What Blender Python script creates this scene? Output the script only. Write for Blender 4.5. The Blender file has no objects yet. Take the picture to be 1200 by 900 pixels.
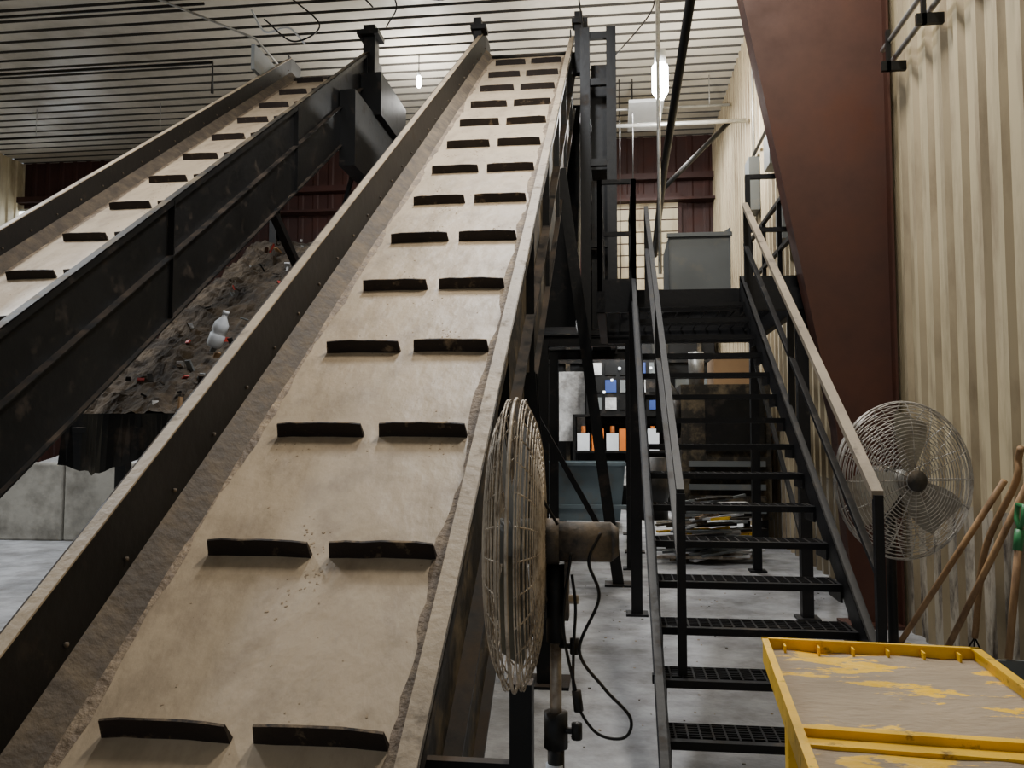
import bpy, math, random
from mathutils import Vector, Matrix, noise
random.seed(4)
V=Vector
# ------------------------------------------------------------------ materials
def mat(name, base, dust=None, scale=3.0, thr=0.5, soft=0.12, rough=0.7, metal=0.0, bump=0.15, top=0.0, emit=0, stretch=(1,1,1), drough=0.9, bscale=None, var=0.25, spec=0.5):
    m=bpy.data.materials.new(name); m.use_nodes=True
    nt=m.node_tree; N=nt.nodes; L=nt.links
    b=N['Principled BSDF']
    b.inputs['Roughness'].default_value=rough
    b.inputs['Metallic'].default_value=metal
    b.inputs['Specular IOR Level'].default_value=spec
    geo=N.new('ShaderNodeNewGeometry')
    mp=N.new('ShaderNodeMapping'); mp.inputs['Scale'].default_value=stretch
    L.new(geo.outputs['Position'],mp.inputs['Vector'])
    n1=N.new('ShaderNodeTexNoise'); n1.inputs['Scale'].default_value=scale; n1.inputs['Detail'].default_value=8; n1.inputs['Roughness'].default_value=0.65
    L.new(mp.outputs['Vector'],n1.inputs['Vector'])
    n2=N.new('ShaderNodeTexNoise'); n2.inputs['Scale'].default_value=scale*0.37; n2.inputs['Detail'].default_value=4
    L.new(mp.outputs['Vector'],n2.inputs['Vector'])
    vr=N.new('ShaderNodeMapRange'); vr.inputs['From Min'].default_value=0.3; vr.inputs['From Max'].default_value=0.7
    vr.inputs['To Min'].default_value=1-var; vr.inputs['To Max'].default_value=1+var
    L.new(n2.outputs['Fac'],vr.inputs['Value'])
    if dust is not None:
        mx=N.new('ShaderNodeMix'); mx.data_type='RGBA'
        mx.inputs['A'].default_value=(*base,1); mx.inputs['B'].default_value=(*dust,1)
        mr=N.new('ShaderNodeMapRange'); mr.inputs['From Min'].default_value=thr-soft; mr.inputs['From Max'].default_value=thr+soft
        if top:
            sp=N.new('ShaderNodeSeparateXYZ'); L.new(geo.outputs['Normal'],sp.inputs[0])
            mm=N.new('ShaderNodeMath'); mm.operation='MULTIPLY_ADD'
            mc=N.new('ShaderNodeMath'); mc.operation='MAXIMUM'; mc.inputs[1].default_value=0
            L.new(sp.outputs['Z'],mc.inputs[0])
            L.new(mc.outputs[0],mm.inputs[0]); mm.inputs[1].default_value=top; L.new(n1.outputs['Fac'],mm.inputs[2])
            L.new(mm.outputs[0],mr.inputs['Value'])
        else:
            L.new(n1.outputs['Fac'],mr.inputs['Value'])
        L.new(mr.outputs['Result'],mx.inputs['Factor'])
        col=mx.outputs['Result']
        rr=N.new('ShaderNodeMix'); rr.data_type='FLOAT'
        rr.inputs['A'].default_value=rough; rr.inputs['B'].default_value=drough
        L.new(mr.outputs['Result'],rr.inputs['Factor']); L.new(rr.outputs['Result'],b.inputs['Roughness'])
    else:
        rg=N.new('ShaderNodeRGB'); rg.outputs[0].default_value=(*base,1); col=rg.outputs[0]
    vm=N.new('ShaderNodeVectorMath'); vm.operation='SCALE'
    L.new(col,vm.inputs[0]); L.new(vr.outputs['Result'],vm.inputs['Scale'])
    L.new(vm.outputs['Vector'],b.inputs['Base Color'])
    if bump:
        bp=N.new('ShaderNodeBump'); bp.inputs['Strength'].default_value=bump; bp.inputs['Distance'].default_value=0.03
        n3=N.new('ShaderNodeTexNoise'); n3.inputs['Scale'].default_value=bscale or scale*3; n3.inputs['Detail'].default_value=6
        L.new(mp.outputs['Vector'],n3.inputs['Vector'])
        L.new(n3.outputs['Fac'],bp.inputs['Height']); L.new(bp.outputs['Normal'],b.inputs['Normal'])
    if emit:
        b.inputs['Emission Color'].default_value=(*base,1); b.inputs['Emission Strength'].default_value=emit
    return m
BELT=mat('belt_dust',(.43,.335,.225),(.29,.22,.145),scale=5,thr=.60,soft=.12,rough=.5,bump=.6,drough=.6,bscale=6,var=.13,stretch=(1,.6,.6))
BELTE=mat('belt_edge_grime_shade',(.16,.115,.075),(.38,.29,.19),scale=9,thr=.58,soft=.12,rough=.7,bump=.6)  # grime plus the shadow along the belt sides, both in the colour
CLEAT=mat('cleat_rubber',(.018,.012,.009),(.22,.16,.10),scale=9,thr=.66,soft=.08,rough=.6,top=.14,spec=.3)
BLK=mat('black_paint',(.006,.0058,.0056),(.075,.053,.036),scale=4,thr=.72,soft=.16,rough=.45,top=.2,bump=.08,var=.35,spec=.28)
BLKS=mat('black_steel_stairs',(.006,.006,.007),(.08,.065,.05),scale=7,thr=.74,rough=.5,top=.08,bump=.08,spec=.3)
DUST=mat('dusty_flange',(.32,.25,.165),(.06,.045,.032),scale=7,thr=.64,soft=.10,rough=.55,bump=.2)
RAILT=mat('worn_handrail',(.27,.22,.16),(.05,.04,.035),scale=6,thr=.66,soft=.1,rough=.5,bump=.1)
SKIRT=mat('skirt_dust',(.065,.048,.032),(.18,.135,.085),scale=7,thr=.62,soft=.2,rough=.75,bump=.4,var=.15)
RUSTY=mat('frame_worn',(.018,.015,.011),(.20,.15,.085),scale=4,thr=.62,soft=.15,rough=.6,bump=.2,spec=.3)
INNER=mat('wall_inner_dirty',(.006,.0052,.0045),(.06,.043,.028),scale=4,thr=.76,soft=.16,rough=.55,bump=.12,spec=.22)
FLOOR=mat('concrete_floor',(.36,.365,.38),(.15,.145,.14),scale=2.4,thr=.55,soft=.16,rough=.7,bump=.5,bscale=20,var=.3)
CEIL=mat('ceiling_liner',(.55,.51,.43),(.38,.35,.29),scale=.8,thr=.58,rough=.45,bump=0,var=.14)
CEILG=mat('ceiling_seam',(.05,.045,.038),rough=.8,bump=0)
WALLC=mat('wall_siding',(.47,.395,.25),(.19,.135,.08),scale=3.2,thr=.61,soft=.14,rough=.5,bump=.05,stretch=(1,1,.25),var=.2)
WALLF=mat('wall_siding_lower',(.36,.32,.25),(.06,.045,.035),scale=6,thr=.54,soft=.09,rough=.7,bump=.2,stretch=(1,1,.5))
WALLR=mat('wall_rib_shade',(.31,.25,.155),(.12,.085,.05),scale=2.5,thr=.6,soft=.14,rough=.6,bump=0,stretch=(1,1,.28))  # darkened copy of the siding: shade painted on one flank of each rib
RED=mat('maroon_panel',(.030,.010,.008),(.05,.018,.013),scale=1.5,thr=.6,rough=.6,bump=.05,spec=.3)
REDC=mat('red_oxide_column',(.070,.024,.014),(.032,.013,.009),scale=1.5,thr=.60,soft=.25,rough=.45,bump=.04,var=.15,spec=.4)
GREY=mat('grey_sheet',(.12,.13,.13),(.2,.18,.14),scale=3,thr=.68,rough=.5,top=.05,bump=.05)
BLADE=mat('fan_blade_alu',(.30,.29,.26),(.18,.15,.12),scale=5,thr=.6,rough=.45,metal=.2,bump=0)
GREEN=mat('teal_bin',(.15,.20,.23),(.2,.19,.17),scale=3,thr=.66,rough=.6,bump=.05)
YEL=mat('yellow_paint',(.80,.47,.003),(.12,.08,.03),scale=13,thr=.63,soft=.05,rough=.45,bump=.1)
TRAYD=mat('tray_dirt',(.31,.24,.16),(.85,.50,.004),scale=5.5,thr=.565,soft=.012,rough=.8,bump=.5,bscale=22,drough=.5,stretch=(.7,1.5,1))
WOOD=mat('handle_wood',(.34,.20,.09),(.16,.09,.045),scale=8,thr=.55,rough=.6,stretch=(1,1,.3))
GRN=mat('green_plastic',(.03,.18,.06),rough=.4,bump=0)
ZINC=mat('fan_wire',(.46,.39,.30),(.16,.12,.08),scale=20,thr=.56,rough=.45,metal=.3,bump=0)
ZINCB=mat('fan_wire_grey',(.48,.46,.43),(.20,.17,.14),scale=20,thr=.58,rough=.4,metal=.3,bump=0)
MOTOR=mat('fan_motor',(.03,.026,.022),(.20,.15,.10),scale=8,thr=.60,rough=.6,top=.16,bump=.2)
CHROME=mat('worn_tube',(.36,.31,.25),(.16,.11,.07),scale=12,thr=.55,rough=.35,metal=.6,bump=0)
DIRT=mat('debris_dirt',(.030,.022,.015),(.11,.078,.046),scale=3,thr=.54,soft=.15,rough=.95,bump=1.0,bscale=18)
MUD=mat('mud_crumb',(.38,.29,.19),(.26,.195,.125),scale=30,thr=.5,rough=.95,bump=0)
BLOCK=mat('concrete_block',(.27,.255,.22),(.13,.12,.10),scale=2,thr=.55,rough=.9,bump=.4)
PALE=mat('pale_fluff',(.55,.55,.55),(.25,.24,.23),scale=3,thr=.55,rough=.9,bump=.8)
WHITE=mat('white_plastic',(.65,.68,.72),rough=.4,bump=.2)
ORANGE=mat('orange_plastic',(.60,.16,.02),rough=.5,bump=0)
PIPEW=mat('galv_conduit',(.42,.42,.40),(.22,.19,.15),scale=6,thr=.6,rough=.4,metal=.5,bump=0)
REDP=mat('red_plastic',(.40,.03,.02),rough=.5,bump=0)
BLUEP=mat('blue_plastic',(.03,.06,.22),rough=.5,bump=0)
LAMP=mat('lamp_glow',(1,.98,.92),rough=.5,bump=0,emit=60,var=0)
SKYW=mat('window_glow',(.85,.93,1.0),rough=.5,bump=0,emit=5,var=0)
SCR=mat('indicator_glow',(.9,.95,1.0),rough=.5,bump=0,emit=3,var=0)
LINEN=mat('cardboard',(.36,.22,.11),rough=.9,bump=.1)

# ------------------------------------------------------------------ mesh builder
class B:
    def __init__(s,name): s.name=name; s.v=[]; s.f=[]; s.m=[]; s.mats=[]; s.sm=[]
    def mi(s,m):
        if m not in s.mats: s.mats.append(m)
        return s.mats.index(m)
    def add(s,vs,fs,m,smooth=False):
        o=len(s.v); s.v+=[tuple(p) for p in vs]; k=s.mi(m)
        for f in fs: s.f.append([i+o for i in f]); s.m.append(k); s.sm.append(smooth)
    def box(s,c,d,m,R=None):
        c=V(c); vs=[]
        for sx in(-.5,.5):
            for sy in(-.5,.5):
                for sz in(-.5,.5):
                    p=V((sx*d[0],sy*d[1],sz*d[2]))
                    if R: p=R@p
                    vs.append(c+p)
        s.add(vs,[(0,1,3,2),(4,6,7,5),(0,4,5,1),(2,3,7,6),(0,2,6,4),(1,5,7,3)],m)
    def bb(s,x0,x1,y0,y1,z0,z1,m):
        s.box(((x0+x1)/2,(y0+y1)/2,(z0+z1)/2),(x1-x0,y1-y0,z1-z0),m)
    def beam(s,p,q,w,h,m,up=(0,0,1)):
        p=V(p);q=V(q);d=(q-p); l=d.length; d.normalize(); up=V(up)
        if abs(d.dot(up))>.98: up=V((0,1,0))
        x=d.cross(up).normalized(); z=x.cross(d).normalized()
        R=Matrix((x,d,z)).transposed()
        s.box((p+q)/2,(w,l,h),m,R)
    def ibeam(s,p,q,w,h,m,t=.012,up=(0,0,1)):
        p=V(p);q=V(q);d=(q-p).normalized(); u=V(up)
        if abs(d.dot(u))>.98: u=V((0,1,0))
        x=d.cross(u).normalized(); z=x.cross(d).normalized()
        s.beam(p,q,t,h,m,up); s.beam(p+z*h/2,q+z*h/2,w,t,m,up); s.beam(p-z*h/2,q-z*h/2,w,t,m,up)
    def tube(s,pts,r,m,n=8,closed=False,cap=True,radii=None):
        pts=[V(p) for p in pts]; k=len(pts); vs=[];fs=[]
        up=None
        for i,p in enumerate(pts):
            if closed: d=(pts[(i+1)%k]-pts[i-1])
            else: d=pts[min(i+1,k-1)]-pts[max(i-1,0)]
            d.normalize()
            if up is None:
                up=V((0,0,1)) if abs(d.z)<.9 else V((0,1,0))
            x=d.cross(up).normalized(); up=x.cross(d).normalized()
            rr=radii[i] if radii else r
            for j in range(n):
                a=2*math.pi*j/n
                vs.append(p+x*(math.cos(a)*rr)+up*(math.sin(a)*rr))
        for i in range(k if closed else k-1):
            for j in range(n):
                a=i*n+j;b=i*n+(j+1)%n;c=((i+1)%k)*n+(j+1)%n;dd=((i+1)%k)*n+j
                fs.append((a,b,c,dd))
        if cap and not closed:
            fs.append(tuple(range(n))[::-1]); fs.append(tuple((k-1)*n+j for j in range(n)))
        s.add(vs,fs,m,True)
    def cyl(s,p,q,r,m,n=20,r2=None):
        s.tube([p,q],r,m,n,radii=[r,r if r2 is None else r2])
    def ring(s,c,ax,R,r,m,n=40,k=4):
        c=V(c);ax=V(ax).normalized(); u=V((0,0,1)); x=ax.cross(u)
        x.normalize(); y=ax.cross(x)
        s.tube([c+x*R*math.cos(2*math.pi*i/n)+y*R*math.sin(2*math.pi*i/n) for i in range(n)],r,m,k,closed=True)
    def extrude(s,prof,ys,zf,m,cx=0,zmin=None):
        n=len(prof); vs=[];fs=[]
        for y in ys:
            for (x,dz) in prof:
                z=zf(y)+dz
                if zmin is not None: z=max(z,zmin)
                vs.append((cx+x,y,z))
        for i in range(len(ys)-1):
            for j in range(n):
                fs.append((i*n+j,i*n+(j+1)%n,(i+1)*n+(j+1)%n,(i+1)*n+j))
        fs.append(tuple(range(n))[::-1]); fs.append(tuple((len(ys)-1)*n+j for j in range(n)))
        s.add(vs,fs,m)
    def done(s,bevel=0):
        me=bpy.data.meshes.new(s.name)
        xs=[p[0] for p in s.v];ys=[p[1] for p in s.v];zs=[p[2] for p in s.v]
        c=V(((min(xs)+max(xs))/2,(min(ys)+max(ys))/2,min(zs)))
        me.from_pydata([V(p)-c for p in s.v],[],s.f)
        for m in s.mats: me.materials.append(m)
        for i,p in enumerate(me.polygons): p.material_index=s.m[i]; p.use_smooth=s.sm[i]
        me.update()
        import bmesh
        bm=bmesh.new(); bm.from_mesh(me); bmesh.ops.recalc_face_normals(bm,faces=bm.faces); bm.to_mesh(me); bm.free()
        o=bpy.data.objects.new(s.name,me); o.location=c
        bpy.context.collection.objects.link(o)
        if bevel:
            md=o.modifiers.new('bevel','BEVEL'); md.width=bevel; md.segments=2; md.limit_method='ANGLE'
        return o
def bez(P,n=40):
    P=[V(p) for p in P]; out=[]
    P=[P[0]*2-P[1]]+P+[P[-1]*2-P[-2]]
    for i in range(1,len(P)-2):
        for k in range(n//4):
            t=k/(n//4)
            a,b_,c,d=P[i-1],P[i],P[i+1],P[i+2]
            out.append(.5*((2*b_)+(c-a)*t+(2*a-5*b_+4*c-d)*t*t+(3*b_-a-3*c+d)*t**3))
    out.append(P[-2]); return out

# ------------------------------------------------------------------ room shell
YB=20.5; XR=2.5; XL=-16; ZC=9.05; YF=-4
b=B('floor'); b.bb(XL,XR+.2,YF,YB,-.2,0,FLOOR); b.done()
b=B('ceiling')
prof=[];y=YF
while y<YB:
    prof+=[(y,0),(y+.26,0),(y+.275,.05),(y+.345,.05)]; y+=.36
vs=[]
for (yy,dz) in prof: vs+=[(XL,yy,ZC+dz),(XR,yy,ZC+dz)]
k1=[];k2=[]
for i in range(len(prof)-1):
    (k1 if i%4==0 else k2).append((2*i,2*i+1,2*i+3,2*i+2))
b.add(vs,k1,CEIL); b.add(vs,k2,CEILG); b.bb(XL,XR,YF,YB,ZC+.08,ZC+.12,CEIL); b.done()
def corr(b,p0,p1,z0,z1,nrm,m,pitch=.3,dep=.042,mlow=None,zl=None,edge=None):
    p0=V(p0);p1=V(p1);d=(p1-p0);L=d.length;d.normalize();nrm=V(nrm)
    pts=[];t=0
    while t<L:
        for (a,h) in((0,0),(.17,0),(.20,1),(.27,1)):
            pts.append(p0+d*min(t+a*pitch/.3,L)+nrm*dep*h)
        t+=pitch
    pts.append(p1)
    segs=[(z0,z1,m)] if mlow is None else [(z0,zl,mlow),(zl,z1,m)]
    for a,c,mm in segs:
        vs=[]
        for p in pts: vs+=[(p.x,p.y,a),(p.x,p.y,c)]
        F=[(2*i,2*i+2,2*i+3,2*i+1) for i in range(len(pts)-1)]
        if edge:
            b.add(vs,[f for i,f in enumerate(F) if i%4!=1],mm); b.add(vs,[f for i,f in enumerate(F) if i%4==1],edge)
        else: b.add(vs,F,mm)
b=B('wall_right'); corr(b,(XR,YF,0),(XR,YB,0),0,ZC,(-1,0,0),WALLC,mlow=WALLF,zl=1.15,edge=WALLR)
b.bb(XR+.02,XR+.12,YF,YB,0,ZC,WALLC); b.done()
b=B('wall_back'); corr(b,(XL,YB,0),(XR,YB,0),0,ZC,(0,-1,0),RED,pitch=.4,dep=.02)
b.bb(XL,XR,YB+.02,YB+.12,0,ZC,RED)
for i in range(8): b.bb(-.2,1.6,YB-.12,YB-.06,5.2+i*.29,5.2+i*.29+.26,WALLC)
b.bb(-.3,1.7,YB-.1,YB-.05,5.1,7.6,RED)
b.bb(XL,XR,YB-.3,YB-.05,ZC-1.15,ZC-1.0,RED); b.bb(XL,XR,YB-.4,YB-.05,ZC-1.7,ZC-1.64,RED); b.done()
b=B('wall_left'); corr(b,(XL,YF,0),(XL,YB,0),0,ZC,(1,0,0),WALLC); b.bb(XL-.12,XL-.02,YF,YB,0,ZC,WALLC); b.done()
b=B('window_1'); b.bb(-16,-13.8,YB-.12,YB-.08,6.6,7.7,SKYW)
for z in(6.55,7.7): b.bb(-16,-13.7,YB-.16,YB-.06,z,z+.06,PIPEW)
b.done()

b=B('steel_frame_column')
Yc=7.6
zs=[(0,2.05),(1.7,1.93),(5.65,1.19),(9.0,.55)]
vs=[];fs=[]
for z,xi in zs:
    for yy in(Yc-.006,Yc+.006): vs+=[(xi,yy,z),(XR-.06,yy,z)]
for i in range(3):
    o=i*4; fs+=[(o,o+1,o+5,o+4),(o+2,o+3,o+7,o+6),(o,o+2,o+6,o+4),(o+1,o+3,o+7,o+5)]
b.add(vs,fs,REDC)
for i in range(3):
    b.beam((zs[i][1],Yc,zs[i][0]),(zs[i+1][1],Yc,zs[i+1][0]),.016,.22,REDC,up=(0,1,0))
b.bb(XR-.075,XR-.055,Yc-.11,Yc+.11,0,9,REDC)
b.bb(1.95,XR-.06,Yc-.15,Yc+.15,0,.03,REDC)
b.done()

b=B('wall_conduit')
for dz,dx in((0,0),(.13,.05)):
    b.tube([(XR-.12-dx,3,4.83+dz),(XR-.12-dx,7.3,4.83+dz)],.022,PIPEW,8)
for yy in(3.5,5.3,6.3,7.1):
    b.bb(XR-.24,XR-.045,yy,yy+.04,4.7,4.78,BLK); b.bb(XR-.2,XR-.17,yy,yy+.04,4.7,5.05,BLK)
b.done()
b=B('electrical_box')
for (y0,z0,h) in((10.6,5.2,.7),(12.2,5.6,.5),(14.0,5.4,.9),(11.4,4.3,.5)):
    b.bb(XR-.22,XR-.045,y0,y0+.45,z0,z0+h,GREY); b.tube([(XR-.1,y0+.2,z0+h),(XR-.1,y0+.2,8.4)],.02,PIPEW,6)
b.tube([(XR-.1,8.2,6.4),(XR-.1,15,6.4)],.03,BLK,6)
b.done()

# ------------------------------------------------------------------ conveyors
SL=.7026; ang=math.atan(SL)
def conveyor(name,cx,zf,y0,y1,hl,hr,depth,rw,rows0,deepside):
    b=B(name)
    n=int((y1-y0)/.4); ys=[y0+(y1-y0)*i/n for i in range(n+1)]
    zm=.02
    IN=INNER
    b.extrude([(-.67,0),(rw-.02,0),(rw-.02,-.03),(-.67,-.03)],ys,zf,BELT,cx,zm)
    for s,xe in((1,-.64),(-1,rw-.055)):
        m=int((y1-y0)/.06); vs=[]
        for i in range(m+1):
            y=y0+(y1-y0)*i/m; w=.045+.05*noise.noise(V((y*2.2,s*5,cx)))+.02*noise.noise(V((y*11,s,cx)))
            vs+=[(cx+xe-s*.02,y,max(zm,zf(y)+.020)),(cx+xe+s*max(.008,w),y,max(zm,zf(y)+.002))]
        b.add(vs,[(2*i,2*i+1,2*i+3,2*i+2) for i in range(m)],BELTE,True)
    b.extrude([(-.6,-depth+.12),(rw-.1,-depth+.12),(rw-.1,-depth+.10),(-.6,-depth+.10)],ys,zf,SKIRT,cx,zm)
    b.extrude([(-.625,.006),(-.735,.12),(-.745,.12),(-.67,-.01)],ys,zf,SKIRT,cx,zm)
    b.extrude([(-.735,hl),(-.75,hl),(-.75,-.35),(-.735,-.35)],ys,zf,IN,cx,zm)
    b.extrude([(-.728,hl+.010),(-.785,hl+.010),(-.785,hl),(-.728,hl)],ys,zf,DUST,cx,zm)
    b.extrude([(-.785,hl+.010),(-.793,hl+.010),(-.793,hl-.05),(-.785,hl-.05)],ys,zf,BLK,cx,zm)
    b.extrude([(rw-.07,.006),(rw,.08),(rw+.01,.08),(rw-.03,-.01)],ys,zf,DUST if not deepside else SKIRT,cx,zm)
    b.extrude([(rw,hr),(rw+.015,hr),(rw+.015,-.35),(rw,-.35)],ys,zf,RUSTY if not deepside else BLK,cx,zm)
    b.extrude([(rw-.005,hr+.012),(rw+.07,hr+.012),(rw+.07,hr),(rw-.005,hr)],ys,zf,DUST if not deepside else RUSTY,cx,zm)
    b.extrude([(rw+.062,hr+.012),(rw+.07,hr+.012),(rw+.07,hr-.06),(rw+.062,hr-.06)],ys,zf,RUSTY if not deepside else BLK,cx,zm)
    for sx in(-.75,rw+.015):
        d=-1 if sx<0 else 1
        dds=((-.35,-.37),(-depth,-depth-.02)) if (not deepside) else ((-.02,-.035),(-depth,-depth-.02))
        for a,cc in dds:
            b.extrude([(sx,a),(sx+d*.07,a),(sx+d*.07,cc),(sx,cc)],ys,zf,BLK,cx,zm)
        s2=sx+d*.012
        b.extrude([(s2,-.04 if deepside else -.36),(s2+.012,-.04 if deepside else -.36),(s2+.012,-depth),(s2,-depth)],ys,zf,BLK if (deepside or sx<0) else RUSTY,cx,zm)
        y=y0+1.1; stp=2.9 if deepside else 1.44
        while y<y1:
            zt=zf(y)
            if zt-depth>0: b.bb(cx+min(sx,sx+d*.06),cx+max(sx,sx+d*.06),y,y+.02,zt-depth,zt+(hr if sx>0 else hl)-.01,BLK)
            y+=stp
    y=y0+.2
    while y<y1:
        if zf(y)>.1: b.cyl((cx-.735,y,zf(y)+.18),(cx-.725,y,zf(y)+.18),.010,SKIRT,6)
        y+=.36
    y=rows0
    while y<y1-.1:
        if y>y0+.05:
            for (xa,xb) in((-.5,-.04),(.04,.5)):
                nseg=6; vs=[]
                tl=random.uniform(-.01,.01)
                for i in range(nseg+1):
                    t=i/nseg; x=cx+xa+(xb-xa)*t
                    bend=.005*(1-(2*t-1)**2)+tl*(t-.5)+random.uniform(-.002,.002)
                    yy=y+bend; z=zf(yy)
                    ny,nz=-math.sin(ang),math.cos(ang)
                    hgt=.078+random.uniform(-.002,.002)-(.004 if i in(0,nseg) else 0)
                    c,sn=math.cos(ang),math.sin(ang)
                    top=V((x+(.008 if i==0 else -.008 if i==nseg else 0),yy,z))+V((0,ny,nz))*hgt+V((0,c,sn))*(.012)
                    base=V((x,yy,z)); thick=V((0,c,sn))*.010
                    vs+=[base,top,top+thick,base+thick*2.5]
                fs=[]
                for i in range(nseg):
                    o=i*4
                    for j in range(4): fs.append((o+j,o+(j+1)%4,o+4+(j+1)%4,o+4+j))
                fs+=[(0,1,2,3),(nseg*4,nseg*4+3,nseg*4+2,nseg*4+1)]
                b.add(vs,fs,CLEAT)
        y+=.722
    clusters=[(random.uniform(-.45,.45),random.uniform(2.3,9)) for _ in range(22)]
    for _ in range(700):
        if random.random()<.75:
            c0=random.choice(clusters); x=c0[0]+random.gauss(0,.05); y=c0[1]+random.gauss(0,.06)
        else: x=random.uniform(-.55,.5); y=random.uniform(2.3,11)
        if abs(x)>.52 or y<y0+.1: continue
        s=random.uniform(.002,.008)
        R=Matrix.Rotation(ang,3,'X')@Matrix.Rotation(random.random()*3,3,'Z')
        b.box((cx+x,y,zf(y)+s*.1),(s,s*random.uniform(1,2.0),s*.35),MUD,R)
    y=y0+1.2
    while y<y1:
        if zf(y)-depth>.05: b.bb(cx-.74,cx+rw,y,y+.06,zf(y)-.22,zf(y)-.12,BLK)
        y+=1.2
    zt=zf(y1)
    b.cyl((cx-.62,y1,zt-.2),(cx+rw-.03,y1,zt-.2),.2,BLK,24)
    b.cyl((cx-.95,y1,zt-.2),(cx+rw+.2,y1,zt-.2),.04,CHROME,12)
    for sx in(-.85,rw+.03): b.bb(cx+sx,cx+sx+.1,y1-.15,y1+.15,zt-.33,zt-.07,BLK)
    b.bb(cx-.76,cx-.74,y1-.1,y1+.45,zt-.5,zt+.38,BLK); b.bb(cx+rw,cx+rw+.02,y1-.1,y1+.45,zt-.5,zt+.32,BLK)
    b.bb(cx-.76,cx+rw+.02,y1+.43,y1+.45,zt-1.1,zt+.1,BLK)
    return b
mz=lambda y:.65+SL*(y-2.73)
CX=-1.236
b=conveyor('incline_conveyor',CX,mz,1.9,12.7,.45,.25,.9,.60,2.69-.722,False)
for x in(CX-.86,CX+.69):
    b.bb(x,x+.12,12.2,12.35,mz(12.2)-.2,mz(12.2)+.75,BLK); b.bb(x-.04,x+.2,12.15,12.4,mz(12.2)+.55,mz(12.2)+.62,BLK)
for yy,xf,xt in((9.3,.04,-.58),(5.6,-.45,-.58)):
    zt=mz(yy)-.6
    b.ibeam((xf,yy,0),(xt,yy,zt),.12,.14,BLK,up=(0,1,0))
    xl=CX*2-xf-.1
    b.ibeam((xl,yy,0),(CX-.76,yy,zt),.12,.14,BLK,up=(0,1,0))
    b.beam((xf-.05,yy,.35),(xl+.05,yy,.35),.08,.08,BLK)
    b.beam((xf-.08,yy,.4),(CX-.7,yy,zt-.9),.06,.06,BLK)
    b.bb(xf-.15,xf+.15,yy-.15,yy+.15,0,.02,BLK); b.bb(xl-.15,xl+.15,yy-.15,yy+.15,0,.02,BLK)
b.beam((CX-.72,2.75,0),(CX-.72,2.75,mz(2.75)-.1),.08,.1,BLK)
b.bb(-.33,-.26,2.62,2.70,0,.87,BLK); b.bb(-.63,-.26,2.64,2.68,.55,.62,BLK); b.bb(-.40,-.20,2.56,2.76,0,.015,BLK)
b.done()
lz=lambda y:3.03+SL*(y-6.62)
LX=-4.76
b=conveyor('incline_conveyor',LX,lz,3.0,13.4,.36,.50,.60,.73,6.58-.722*5,True)
b.bb(LX+.7,LX+.9,12.9,13.15,lz(13)-.6,lz(13)+.9,BLK); b.bb(LX+.62,LX+.98,12.8,13.2,lz(13)+.7,lz(13)+.78,BLK)
b.bb(LX+.76,LX+1.0,11.6,14.2,lz(13)-1.9,lz(13)-.75,BLK)
b.bb(LX+.76,LX+1.1,12.6,14.2,lz(13)-.75,lz(13)-.05,BLK)
b.bb(LX-.82,LX-.76,12.0,13.4,lz(12.9)-.1,lz(12.9)+.30,GREY)  # grey end plate added to stand for a highlight on this wall
for yy in(4.4,12.85):
    zt=lz(yy)-.55
    for x in(LX-.75,LX+.74):
        b.ibeam((x,yy,0),(x,yy,zt),.12,.14,BLK,up=(0,1,0)); b.bb(x-.15,x+.15,yy-.15,yy+.15,0,.02,BLK)
    b.beam((LX-.75,yy,.9),(LX+.74,yy,zt-.3),.06,.06,BLK)
b.beam((LX+.74,9.3,lz(9.3)-.6),(LX+.74,10.1,lz(9.3)-1.1),.09,.09,BLK)
b.done()

b=B('transfer_tower')
for x in(-.38,.0):
    for y in(11.9,14.0):
        b.ibeam((x,y,3.0),(x,y,7.6),.14,.14,BLK,up=(0,1,0))
for x in(-1.0,.28):
    for y in(11.9,14.0):
        b.ibeam((x,y,0),(x,y,3.0),.14,.14,BLK,up=(0,1,0)); b.bb(x-.14,x+.14,y-.14,y+.14,0,.02,BLK)
for y in(11.9,14.0): b.ibeam((-1.1,y,3.0),(.38,y,3.0),.12,.16,BLK)
for z in(3.1,4.4,5.6,6.8,7.5):
    b.beam((-.38,11.9,z),(.0,11.9,z),.08,.1,BLK); b.beam((-.38,14.0,z),(.0,14.0,z),.08,.1,BLK)
    b.beam((-.38,11.9,z),(-.38,14.0,z),.08,.1,BLK); b.beam((.0,11.9,z),(.0,14.0,z),.08,.1,BLK)
b.bb(-.3,-.02,12.1,13.8,3.2,5.4,BLK); b.bb(-.3,-.05,12.2,13.6,5.6,7.2,BLK)
b.done()
b=B('steel_chute')
vs=[(-2.1,13.2,7.0),(-.5,13.2,7.0),(-.5,14.6,7.0),(-2.1,14.6,7.0),(-1.9,13.4,3.4),(-.6,13.4,3.4),(-.6,14.3,3.4),(-1.9,14.3,3.4)]
b.add(vs,[(0,1,5,4),(1,2,6,5),(2,3,7,6),(3,0,4,7),(4,5,6,7)],BLK)
for x in(-1.9,-1.35):
    b.bb(x,x+.1,13.4,13.5,0,3.4,BLK); b.bb(x,x+.1,14.2,14.3,0,3.4,BLK)
b.done()

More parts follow.
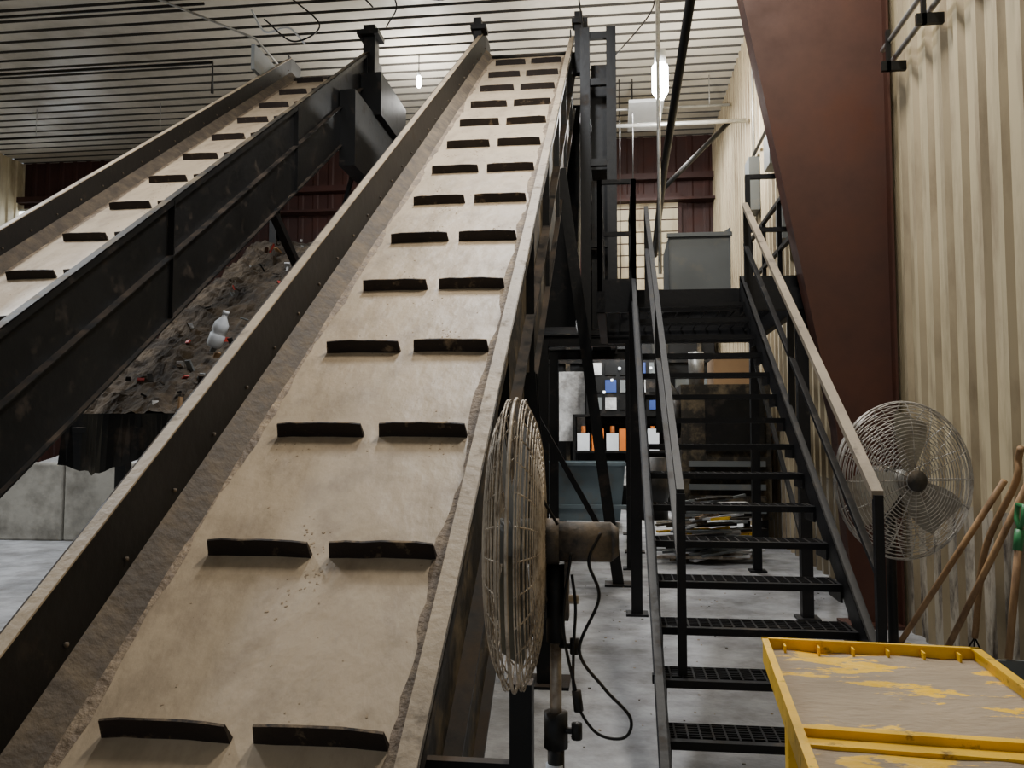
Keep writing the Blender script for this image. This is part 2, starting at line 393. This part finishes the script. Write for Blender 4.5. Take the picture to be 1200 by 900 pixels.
# ------------------------------------------------------------------ staircase
b=B('metal_staircase')
RUN=.27;RI=.1755;Y0=4.18;Z0=.71
sl=RI/RUN
xs0,xs1=.22,1.15
def sz(y): return Z0+(y-Y0)*sl
ya=3.16;yb=7.70
for x,s in((xs0,-1),(xs1,1)):
    b.extrude([(0,-.12),(.01*s,-.12),(.01*s,.1),(0,.1)],[ya,yb],sz,BLKS,x,.01)
    b.extrude([(0,.1),(.045*s,.1),(.045*s,.09),(0,.09)],[ya,yb],sz,BLKS,x,.01)
    b.extrude([(0,-.12),(.045*s,-.12),(.045*s,-.11),(0,-.11)],[ya,yb],sz,BLKS,x,.01)
for i in range(-3,13):
    yf=Y0+i*RUN; z=Z0+i*RI
    b.bb(xs0+.01,xs1-.01,yf-.01,yf+.03,z-.035,z,BLKS)
    b.bb(xs0+.01,xs1-.01,yf+.22,yf+.226,z-.03,z,BLKS)
    for j in range(1,7):
        y=yf+.03+j*.028; b.bb(xs0+.01,xs1-.01,y,y+.007,z-.028,z,BLKS)
    for j in range(0,17):
        x=xs0+.03+j*.054; b.bb(x,x+.008,yf+.03,yf+.22,z-.008,z+.001,BLKS)
    b.bb(xs0,xs0+.012,yf-.01,yf+.225,z-.09,z,BLKS); b.bb(xs1-.012,xs1,yf-.01,yf+.225,z-.09,z,BLKS)
for x,hm,w in((xs0+.09,BLKS,.018),(xs1+.05,RAILT,.026)):
    b.extrude([(-w,.76),(w,.76),(w,.80),(-w,.80)],[4.0,7.65],sz,hm,x)
    b.extrude([(-.018,.40),(.018,.40),(.018,.43),(-.018,.43)],[4.0,7.65],sz,BLKS,x)
    for y in(4.0,5.8,7.6):
        b.bb(x-.02,x+.02,y-.02,y+.02,sz(y)-.1,sz(y)+.78,BLKS)
b.bb(xs0-.05,xs0+.11,3.98,4.02,sz(4)-.1,sz(4)-.06,BLKS)
b.done()

b=B('steel_platform')
PZ=2.99
b.bb(-.15,1.75,7.72,7.80,PZ-.2,PZ,BLKS); b.bb(-.15,1.75,10.4,10.5,PZ-.2,PZ,BLKS)
b.bb(-.15,-.07,7.72,10.5,PZ-.2,PZ,BLKS); b.bb(1.67,1.75,7.72,10.5,PZ-.2,PZ,BLKS)
for i in range(38): b.bb(-.07,1.67,7.82+i*.068,7.83+i*.068,PZ-.03,PZ,BLKS)
for i in range(12): b.bb(-.07+.15*i,-.06+.15*i,7.8,10.4,PZ-.035,PZ-.002,BLKS)
for x in(.2,1.71):
    for y in(7.80,10.4): b.bb(x-.05,x+.05,y-.05,y+.05,0,PZ-.2,BLKS); b.bb(x-.1,x+.1,y-.1,y+.1,0,.02,BLKS)
b.beam((1.71,7.8,.6),(1.71,10.4,2.6),.04,.04,BLKS)
def guard(p,q,n):
    p=V(p);q=V(q)
    for i in range(n+1):
        c=p.lerp(q,i/n); b.bb(c.x-.022,c.x+.022,c.y-.022,c.y+.022,PZ,PZ+1.07,BLKS)
    for h in(.55,1.05): b.beam(p+V((0,0,h)),q+V((0,0,h)),.04,.04,BLKS)
    b.beam(p+V((0,0,.06)),q+V((0,0,.06)),.01,.12,BLKS)
guard((-.12,7.78,PZ),(.2,7.78,PZ),1); guard((-.12,7.78,PZ),(-.12,10.4,PZ),3)
guard((1.25,7.78,PZ),(1.7,7.78,PZ),1); guard((1.7,7.78,PZ),(1.7,10.4,PZ),3); guard((.2,7.78,PZ),(.2,9.2,PZ),1)
b.done()
b=B('sheet_metal_chute')
z0=PZ+.003
b.bb(.58,1.2,8.6,8.62,z0,PZ+.72,GREY)
b.bb(.58,.6,8.6,9.6,z0,PZ+.72,GREY)
vs=[]
for i in range(9):
    a=i/8
    vs+=[(1.2+.13*(a**.5)*(.4),8.6+a*.9,z0),(1.2-.12*math.sin(a*1.6),8.55+a*.9,PZ+.78)]
b.add(vs,[(2*i,2*i+2,2*i+3,2*i+1) for i in range(8)],GREY)
b.bb(.56,1.22,8.58,8.64,PZ+.70,PZ+.74,GREY)
b.done()

# ------------------------------------------------------------------ fans
def cage(b,c,ax,R,dep,m,rings,spokes,wr,front_hub=.12):
    c=V(c);ax=V(ax).normalized(); x=ax.cross(V((0,0,1))).normalized(); y=ax.cross(x)
    for sgn in(1,-1):
        def pos(r):
            t=r/R
            return sgn*dep*(1-.15*t)*(1-t**6*.75)
        for i in range(rings):
            r=front_hub*R+ (R-front_hub*R)*(i+1)/rings
            b.ring(c+ax*pos(r),ax,r,wr,m,48,4)
        for k in range(spokes):
            a=2*math.pi*k/spokes
            d=x*math.cos(a)+y*math.sin(a)
            P=[c+ax*pos(front_hub*R+(R-front_hub*R)*t)+d*(front_hub*R+(R-front_hub*R)*t) for t in(0,.3,.6,.8,.92,1)]
            b.tube(P,wr*1.2,m,4)
        b.cyl(c+ax*sgn*dep*.98,c+ax*sgn*dep*1.03,front_hub*R,m,20)
    b.ring(c,ax,R+.004,wr*2.2,m,48,6)
    for s in(-.3,.3): b.ring(c+ax*dep*s,ax,R,wr,m,48,4)
def blades(b,c,ax,R,m,n=3,ph=0):
    c=V(c);ax=V(ax).normalized(); x=ax.cross(V((0,0,1))).normalized(); y=ax.cross(x)
    b.cyl(c-ax*.05,c+ax*.05,.06,m,16)
    for k in range(n):
        vs=[];K=6
        for i in range(K+1):
            t=i/K; r=.05+(R-.05)*t; tw=.9-.5*t; w=.09+.07*math.sin(t*2.4)
            a=2*math.pi*k/n+ph
            d=x*math.cos(a)+y*math.sin(a); tg=-x*math.sin(a)+y*math.cos(a)
            off=tg*math.cos(tw)*w+ax*math.sin(tw)*w*.35
            sw=tg*(.06*t)
            vs+=[c+d*r-off+sw,c+d*r+off+sw]
        b.add(vs,[(2*i,2*i+1,2*i+3,2*i+2) for i in range(K)],m,True)
b=B('pedestal_fan')
fc=V((-.255,2.19,1.370)); ax=V((-1,-.05,.0)).normalized()
cage(b,fc,ax,.372,.077,ZINC,21,30,.0020,.16)
blades(b,fc,ax,.31,GREY,4,.4)
mb=fc-ax*.06
b.cyl(mb,mb-ax*.05,.06,MOTOR,24); b.cyl(mb-ax*.04,mb-ax*.185,.052,MOTOR,28); b.cyl(mb-ax*.185,mb-ax*.205,.052,MOTOR,28,r2=.036)
px,py=-.155,2.20
b.bb(px-.035,px-.025,py-.03,py+.03,fc.z-.20,fc.z-.05,MOTOR); b.bb(px+.025,px+.035,py-.03,py+.03,fc.z-.20,fc.z-.05,MOTOR)
b.cyl((px-.05,py,fc.z-.15),(px+.06,py,fc.z-.15),.012,CHROME,10)
b.cyl((px,py,fc.z-.26),(px,py,fc.z-.06),.024,BLK,16)
b.cyl((px,py,.80),(px,py,fc.z-.2),.0155,CHROME,16)
b.cyl((px,py,.05),(px,py,.90),.022,BLK,16)
b.cyl((px,py,.84),(px,py,.93),.031,BLK,16); b.cyl((px,py,.885),(px+.06,py-.02,.89),.009,BLK,8); b.cyl((px+.055,py-.02,.87),(px+.055,py-.02,.91),.014,BLK,8)
b.cyl((px,py,fc.z-.27),(px+.05,py-.02,fc.z-.265),.008,BLK,8); b.cyl((px+.05,py-.02,fc.z-.285),(px+.05,py-.02,fc.z-.245),.012,BLK,8)
b.cyl((px-.003,py-.003,.72),(px-.003,py-.003,.80),.0235,WHITE,14)
b.cyl((px,py,0),(px,py,.04),.26,BLK,32,r2=.24)
z=fc.z
cord=bez([(mb.x+.16,2.14,z+.03),(mb.x+.13,2.12,z-.04),(mb.x+.155,2.12,z-.13),(-.09,2.12,z-.26),(-.03,2.12,z-.35),(.035,2.12,z-.42),(.02,2.12,z-.47),(-.05,2.12,z-.46),(-.10,2.12,z-.38),(-.105,2.12,z-.27),(-.10,2.14,z-.16),(-.11,2.16,z-.08)])
b.tube(cord,.0042,BLK,6)
b.tube(bez([(-.11,2.13,z-.02),(-.13,2.12,z-.20),(-.10,2.12,z-.36),(-.095,2.12,z-.40)]),.004,BLK,6)
b.cyl((-.098,2.12,z-.36),(-.092,2.12,z-.41),.012,BLK,8)
b.tube(bez([(mb.x+.05,2.14,z+.05),(mb.x+.01,2.12,z+.12),(mb.x-.02,2.12,z+.16)]),.004,BLK,6)
b.done()
b=B('pedestal_fan')
fc=V((1.65,5.0,1.39)); ax=V((.36,-.93,.0)).normalized()
cage(b,fc,ax,.445,.09,ZINCB,19,16,.0025,.14)
blades(b,fc,ax,.36,BLADE,3,.2)
b.cyl(fc+ax*.06,fc+ax*.11,.06,MOTOR,20)
q=fc-ax*.13
b.cyl(fc-ax*.09,fc-ax*.26,.075,MOTOR,20)
b.cyl((q.x,q.y,0.04),(q.x,q.y,fc.z-.07),.028,BLK,14); b.cyl((q.x,q.y,0),(q.x,q.y,.05),.28,BLK,28,r2=.25)
b.bb(q.x-.05,q.x+.05,q.y-.05,q.y+.05,fc.z-.22,fc.z-.06,MOTOR)
b.done()

# ------------------------------------------------------------------ yellow tray
b=B('yellow_steel_tray')
TZ=1.0; R=Matrix.Rotation(math.radians(-5),3,'Z')
O=V((.475,2.75,TZ))
def T(u,v,w): return O+R@V((u,v,w))
def tbox(u0,u1,v0,v1,w0,w1,m):
    c=T((u0+u1)/2,(v0+v1)/2,(w0+w1)/2); b.box(c,(u1-u0,v1-v0,w1-w0),m,R)
Wd=.60
nx,ny=40,60
vs=[];fs=[]
for i in range(nx+1):
    for j in range(ny+1):
        u=Wd*i/nx; v=-1.5*j/ny
        vs.append(T(u,v,-.028+.006*noise.noise(V((u*9,v*9,0)))))
for i in range(nx):
    for j in range(ny):
        o=i*(ny+1)+j; fs.append((o,o+1,o+ny+2,o+ny+1))
b.add(vs,fs,TRAYD,True)
tbox(0,Wd,-1.5,0,-.06,-.05,YEL)
for (u0,u1,v0,v1) in((-.010,.0,-1.5,0),(Wd,Wd+.010,-1.5,0),(-.010,Wd+.010,0,.010),(-.010,Wd+.010,-1.51,-1.5)):
    tbox(u0,u1,v0,v1,-.07,.0,YEL)
for (u0,u1,v0,v1) in((-.014,.006,-1.5,.01),(Wd-.006,Wd+.02,-1.5,.01),(-.014,Wd+.02,-.004,.012)):
    tbox(u0,u1,v0,v1,0,.006,YEL)
tbox(0,Wd,-.80,-.775,-.05,-.002,YEL); tbox(0,Wd,-.85,-.80,-.05,-.020,YEL)
for k in range(6): tbox(.05+k*.1,.056+k*.1,-.045,0,-.05,-.006,YEL)
for u,v in((.06,-.2),(Wd-.06,-.2),(.06,-1.4),(Wd-.06,-1.4)):
    p=T(u,v,0); b.bb(p.x-.025,p.x+.025,p.y-.025,p.y+.025,0,TZ-.06,YEL)
b.done()

# ------------------------------------------------------------------ long handled tools
b=B('broom')
b.cyl((2.02,6.4,.1),(2.44,5.58,1.36),.021,WOOD,10); b.bb(1.85,2.15,6.3,6.52,.0,.12,BLK); b.done()
b=B('rake')
b.cyl((2.16,5.98,.1),(2.43,5.20,1.42),.021,WOOD,10); b.bb(1.98,2.3,5.98,6.02,.08,.12,BLK)
for i in range(12): b.bb(1.99+i*.026,1.998+i*.026,5.97,5.98,0,.1,BLK)
b.done()
b=B('pitchfork')
b.tube(bez([(2.38,5.95,.3),(2.38,5.75,.9),(2.43,5.42,1.35),(2.445,5.40,1.5),(2.435,5.34,1.57)]),.021,WOOD,10)
for i in(-1,0,1): b.tube([(2.38,5.95,.3),(2.38+i*.04,5.97,.22),(2.38+i*.04,6.0,0.0)],.006,BLK,6)
b.done()
b=B('shovel')
b.cyl((2.27,5.22,.35),(2.335,5.18,1.05),.021,WOOD,10)
b.cyl((2.325,5.185,.98),(2.34,5.18,1.10),.027,GRN,10)
b.tube([(2.34,5.18,1.1),(2.335,5.13,1.16),(2.345,5.13,1.24),(2.355,5.23,1.24),(2.345,5.23,1.16),(2.34,5.18,1.1)],.014,GRN,8)
b.box((2.26,5.24,.17),(.22,.02,.34),GREY,Matrix.Rotation(.1,3,'X')); b.done()

# ------------------------------------------------------------------ debris bed between conveyors
b=B('debris_hopper')
nx,ny=80,90; vs=[];fs=[]
for i in range(nx+1):
    for j in range(ny+1):
        x=-5.45+2.65*i/nx; t=j/ny; y=7.8+4.2*t; z=1.85+2.75*t
        z+=.12*noise.noise(V((x*1.6,y*1.6,3)))+.07*noise.noise(V((x*5,y*5,1)))+.05*noise.noise(V((x*12,y*12,1)))
        vs.append((x,y,z))
for i in range(nx):
    for j in range(ny):
        o=i*(ny+1)+j; fs.append((o,o+1,o+ny+2,o+ny+1))
b.add(vs,fs,DIRT)
for _ in range(230):
    t=random.random()**1.2; x=random.uniform(-5.2,-2.9); y=7.9+4*t
    if random.random()<.5: x=random.gauss(-3.8,.3); y=random.gauss(10.6,.5)
    z=1.85+2.75*(y-7.8)/4.2+.05
    s=random.uniform(.02,.09)
    R=Matrix.Rotation(random.random()*3,3,'Z')@Matrix.Rotation(random.random()*3,3,'X')
    b.box((x,y,z),(s,s*random.uniform(.3,2.2),s*.25),random.choice([DIRT,LINEN,REDP,PALE,GREY,BLK,DIRT,BLK,DIRT]),R)
b.add([(-5.5,7.75,1.72),(-2.75,7.75,1.72),(-2.75,12.0,4.4),(-5.5,12.0,4.4),(-5.5,7.75,1.67),(-2.75,7.75,1.67),(-2.75,12.0,4.35),(-5.5,12.0,4.35)],[(0,1,2,3),(4,5,6,7),(0,1,5,4),(1,2,6,5),(2,3,7,6),(3,0,4,7)],BLK)
vs=[]
for i in range(45):
    x=-5.5+2.75*i/44; vs+=[(x,7.74+.03*math.sin(i*.65),1.86),(x,7.66+.08*math.sin(i*.55),1.34+.05*random.random()-.10*math.sin(i*.25))]
b.add(vs,[(2*i,2*i+2,2*i+3,2*i+1) for i in range(44)],BLK)
for x in(-5.3,-2.95):
    b.bb(x-.06,x+.06,8.4,8.52,0,2.1,BLK); b.bb(x-.06,x+.06,11.6,11.72,0,4.1,BLK)
b.done()
b=B('plastic_bottle')
R=Matrix.Rotation(.35,3,'Y')
c=V((-4.42,8.7,2.62))
pr=[(0,.06),(.03,.085),(.15,.085),(.17,.07),(.19,.085),(.28,.08),(.36,.03),(.40,.028)]
b.tube([c+R@V((0,0,h)) for h,r in pr],.1,WHITE,14,radii=[r for h,r in pr])
b.cyl(c+R@V((0,0,.39)),c+R@V((0,0,.43)),.034,WHITE,12)
b.done()

b=B('concrete_block_wall')
x=-13.0
while x<-4.0:
    b.bb(x,x+1.48,12.02,12.6,0,1.2,BLOCK); x+=1.5
b.done(bevel=.03)
b=B('pale_material_heap')
vs=[];fs=[];n=40
for i in range(n+1):
    for j in range(n+1):
        u=i/n*2-1;v=j/n*2-1; r=min(1,math.hypot(u,v))
        vs.append((-9+u*4.5,15.8+v*2.5,max(0,2.3*(1-r)*(1+.4*noise.noise(V((u*3,v*3,0))))+.15*noise.noise(V((u*14,v*14,0))))+0.01))
for i in range(n):
    for j in range(n):
        o=i*(n+1)+j; fs.append((o,o+1,o+n+2,o+n+1))
b.add(vs,fs,PALE,True); b.done()

# ------------------------------------------------------------------ background equipment
b=B('steel_bin')
b.add([(-1.1,14.9,0.12),(.1,14.9,0.12),(.1,15.9,0.12),(-1.1,15.9,0.12),(-1.25,14.8,1.15),(.2,14.8,1.15),(.2,16,1.15),(-1.25,16,1.15)],[(0,1,2,3),(0,1,5,4),(1,2,6,5),(2,3,7,6),(3,0,4,7)],GREEN)
for z in(.35,1.10): b.bb(-1.27,.22,14.76,14.84,z,z+.06,GREEN)
for x in(-1.0,-.1): b.bb(x,x+.1,14.9,15.9,0,.12,BLK)
b.done()
b=B('trash_drum')
b.tube([(.72,16.6,0),(.72,16.6,.4),(.72,16.6,.42),(.72,16.6,.8),(.72,16.6,.82),(.72,16.6,1.2)],.34,BLK,24,radii=[.33,.33,.35,.35,.33,.34])
b.done()
b=B('storage_rack')
for x in(-.9,1.2):
    for y in(18.3,19.0): b.bb(x,x+.06,y,y+.06,0,2.1,BLK)
for z in(.5,1.25): b.bb(-.9,1.26,18.3,19.06,z,z+.05,BLK)
for i,(x,m) in enumerate(((-.8,WHITE),(-.48,ORANGE),(-.16,WHITE),(.12,ORANGE),(.42,LINEN),(.72,WHITE),(-.4,LINEN),(.1,PALE))):
    z=1.3 if i<6 else .55
    b.bb(x,x+.26,18.35,18.75,z,z+.38+.1*(i%2),m)
    if m is WHITE: b.cyl((x+.13,18.5,z+.40),(x+.13,18.5,z+.54),.05,ORANGE,12)
b.bb(-.9,1.26,18.3,19.06,2.05,2.1,BLK)
b.done()
b=B('control_cabinet')
b.bb(-.6,1.2,18.35,19.0,2.105,3.4,BLK)
for i in range(5):
    for j in range(3):
        b.bb(-.5+i*.32,-.26+i*.32,18.32,18.36,2.2+j*.38,2.47+j*.38,[GREY,BLK,PALE,BLUEP,BLK][(i*2+j)%5])
for i in range(9): b.bb(-.4+i*.17,-.35+i*.17,18.30,18.33,2.3+(i%4)*.26,2.35+(i%4)*.26,SCR)
b.done()
b=B('baling_press')
b.bb(-4.2,2.3,19.3,20.0,0,4.6,BLK)
for i in range(9): b.bb(-4.1+i*.75,-4.0+i*.75,19.2,19.3,0,4.6,RUSTY)
for z in(.6,1.9,3.3,4.5): b.bb(-4.2,2.3,19.18,19.3,z,z+.1,BLK)
b.bb(-3.2,-1.5,19.16,19.3,2.0,3.2,GREY); b.bb(1.4,2.1,19.1,19.3,2.2,3.0,GREY)
b.bb(-1.25,-.65,19.1,19.16,1.5,3.1,PALE)
b.cyl((-2.8,19.0,4.9),(-.8,19.0,4.9),.16,PIPEW,14)
for x in(-2.6,-1.0): b.bb(x-.1,x+.1,18.9,19.4,4.6,5.1,BLK)
b.done()
b=B('sorting_machine')
b.bb(1.0,2.3,12.6,14.4,.4,2.4,RUSTY); b.bb(1.35,2.2,12.55,12.6,1.4,2.2,BLK)
for x in(1.05,2.15):
    for y in(12.65,14.3): b.bb(x,x+.1,y,y+.1,0,.4,BLK)
for i in range(5): b.bb(1.1,2.2,12.5,12.56,.5+i*.17,.58+i*.17,RUSTY if i%2 else GREY)
b.cyl((1.0,12.9,1.9),(.85,12.9,1.9),.3,BLK,24); b.cyl((1.3,13.3,2.4),(1.3,13.3,2.95),.12,PIPEW,14)
b.bb(1.5,2.1,12.7,13.6,2.4,2.8,LINEN)
b.tube([(1.0,13,2.2),(.7,13,2.6),(.6,13,3.4),(.6,13.2,4.2)],.06,PIPEW,10)
b.done()
b=B('scrap_metal_pile')
for i in range(95):
    y=11.35+random.uniform(-.5,.6); x=random.uniform(.9,1.6); a=random.uniform(-.5,.5); z=.05+.009*i*random.random()
    l=random.uniform(.12,.45)
    b.beam((x-l*math.cos(a),y-l*math.sin(a),z),(x+l*math.cos(a),y+l*math.sin(a),z+random.uniform(0,.1)),random.uniform(.03,.14),.03,random.choice([CHROME,LINEN,BLK,PALE,GREY,PALE,RUSTY,YEL,GREY]))
b.done()
b=B('floor_debris')
for _ in range(260):
    x=random.uniform(-.4,2.3);y=random.uniform(2.8,10);s=random.uniform(.005,.014)
    b.box((x,y,s*.2),(s,s*1.3,s*.4),random.choice([MUD,BLOCK,DIRT]),Matrix.Rotation(random.random()*3,3,'Z'))
b.done()

# ------------------------------------------------------------------ overhead services
b=B('overhead_pipes')
b.tube([(.95,9.0,6.9),(.85,13.5,6.0),(.8,16,5.1)],.06,BLK,10)
b.tube([(.75,13.2,8.9),(.75,13.2,4.2)],.03,PIPEW,8)
b.tube([(-.2,15,7.3),(2.4,15,7.3)],.04,PIPEW,8)
b.tube([(1.0,17,ZC-2.4),(2.4,17,ZC-1.0)],.05,BLK,8)
b.tube([(-14,17,8.4),(-6,17,8.4)],.03,BLK,8); b.tube([(-3.5,17,8.4),(2.4,17,8.4)],.03,PIPEW,8)
for x in(-13,-10,-7,-3,0,2): b.cyl((x,17,8.4),(x,17,ZC),.008,PIPEW,6)
b.tube([(-8.2,11.5,8.9),(-6.2,13.5,8.6),(-5.7,14.2,8.0)],.02,PIPEW,6)
b.tube([(-12,14.5,8.7),(-7.5,14.5,8.7),(-7.5,14.5,8.1)],.03,BLK,6); b.tube([(-11,12.8,8.9),(-6.8,12.8,8.9)],.025,BLK,6)
b.done()
b=B('hanging_cables')
b.tube(bez([(-1.9,12.2,8.7),(-2.25,12.3,9.0),(-2.6,12.6,8.6),(-3.4,12.9,8.9),(-3.9,13.0,8.9)]),.014,BLK,6)
b.tube(bez([(-1.0,12.3,9.0),(-1.7,12.3,8.75),(-2.3,12.3,8.95),(-3.6,12.6,8.98)]),.012,BLK,6)
b.tube(bez([(-5.6,12.5,8.4),(-5.1,12.5,8.0),(-4.7,12.6,8.3),(-5.3,12.7,8.9)]),.014,BLK,6)
b.tube(bez([(-3.9,12.9,8.7),(-4.1,12.8,8.95),(-3.7,12.8,9.0),(-3.5,12.9,8.7),(-3.7,13,8.4)]),.014,BLK,6)
b.tube(bez([(-5.1,13.0,8.2),(-5.4,13.0,8.5),(-5.8,13,8.45),(-6.1,13.1,8.9)]),.018,WHITE,6)
b.tube(bez([(-.55,12.0,9.0),(-.5,12.0,8.4),(-.4,12.0,7.6)]),.014,BLK,6)
b.tube(bez([(.75,13.4,8.95),(.6,13.4,8.5),(-.2,13.4,7.6)]),.012,BLK,6)
b.done()
def lamp(x,y,z,s=1.0,e=650):
    b=B('high_bay_lamp')
    b.cyl((x,y,z+.45*s),(x,y,z+.62*s),.08*s,WHITE,16)
    b.tube([(x,y,z-.05*s),(x,y,z+.05*s),(x,y,z+.4*s),(x,y,z+.46*s)],.1,LAMP,16,radii=[.05*s,.11*s,.11*s,.06*s])
    b.cyl((x,y,z+.62*s),(x,y,ZC),.01,BLK,6); b.done()
    l=bpy.data.lights.new('lamp_light','POINT'); l.energy=e; l.color=(1,.97,.92); l.shadow_soft_size=.2
    o=bpy.data.objects.new('lamp_light',l); o.location=(x,y,z-.3); bpy.context.collection.objects.link(o)
lamp(.8,13.5,7.22,1.2,700)
lamp(-3.72,15.4,8.42,.45,350)
def area(x,y,z,w,h,e,c=(1,1,1)):
    l=bpy.data.lights.new('ceiling_or_fill_light','AREA'); l.shape='RECTANGLE'; l.size=w;l.size_y=h;l.energy=e;l.color=c
    o=bpy.data.objects.new('ceiling_or_fill_light',l); o.location=(x,y,z); bpy.context.collection.objects.link(o)
    f=B('ceiling_or_fill_fixture'); f.bb(x-w/2-.05,x+w/2+.05,y-h/2-.05,y+h/2+.05,z+.03,z+.1,WHITE)
    for sx in(-.9,.9): f.cyl((x+sx*w/2,y,z+.1),(x+sx*w/2,y,ZC),.01,BLK,6)
    f.done()
area(1.0,5.2,7.9,.5,1.4,320,c=(1,.94,.84))
area(-1.2,8.0,8.75,.5,1.4,400,c=(.95,.97,1))
area(-7.2,7.0,8.6,.5,1.4,330)
area(.7,17.3,8.3,.6,1.5,300,c=(1,1,.97))
area(.3,17.0,4.2,.3,1.2,150,c=(.95,.98,1))  # fill light and fixture added to brighten the dim area behind the platform
area(-11,9.5,8.6,.5,1.4,650,c=(.88,.94,1))  # added bluish fill standing in for daylight on the left, with invented fixture
w=bpy.data.worlds.new('World'); bpy.context.scene.world=w; w.use_nodes=True
bg=w.node_tree.nodes['Background']; bg.inputs[0].default_value=(.85,.92,1,1); bg.inputs[1].default_value=.38

cam=bpy.data.cameras.new('camera'); co=bpy.data.objects.new('camera',cam); bpy.context.collection.objects.link(co)
cam.sensor_width=36; cam.lens=29.1; cam.clip_start=.02; cam.clip_end=200
co.location=(0,0,1.65); co.rotation_euler=(math.radians(93.5),0,math.radians(7.0))
bpy.context.scene.camera=co
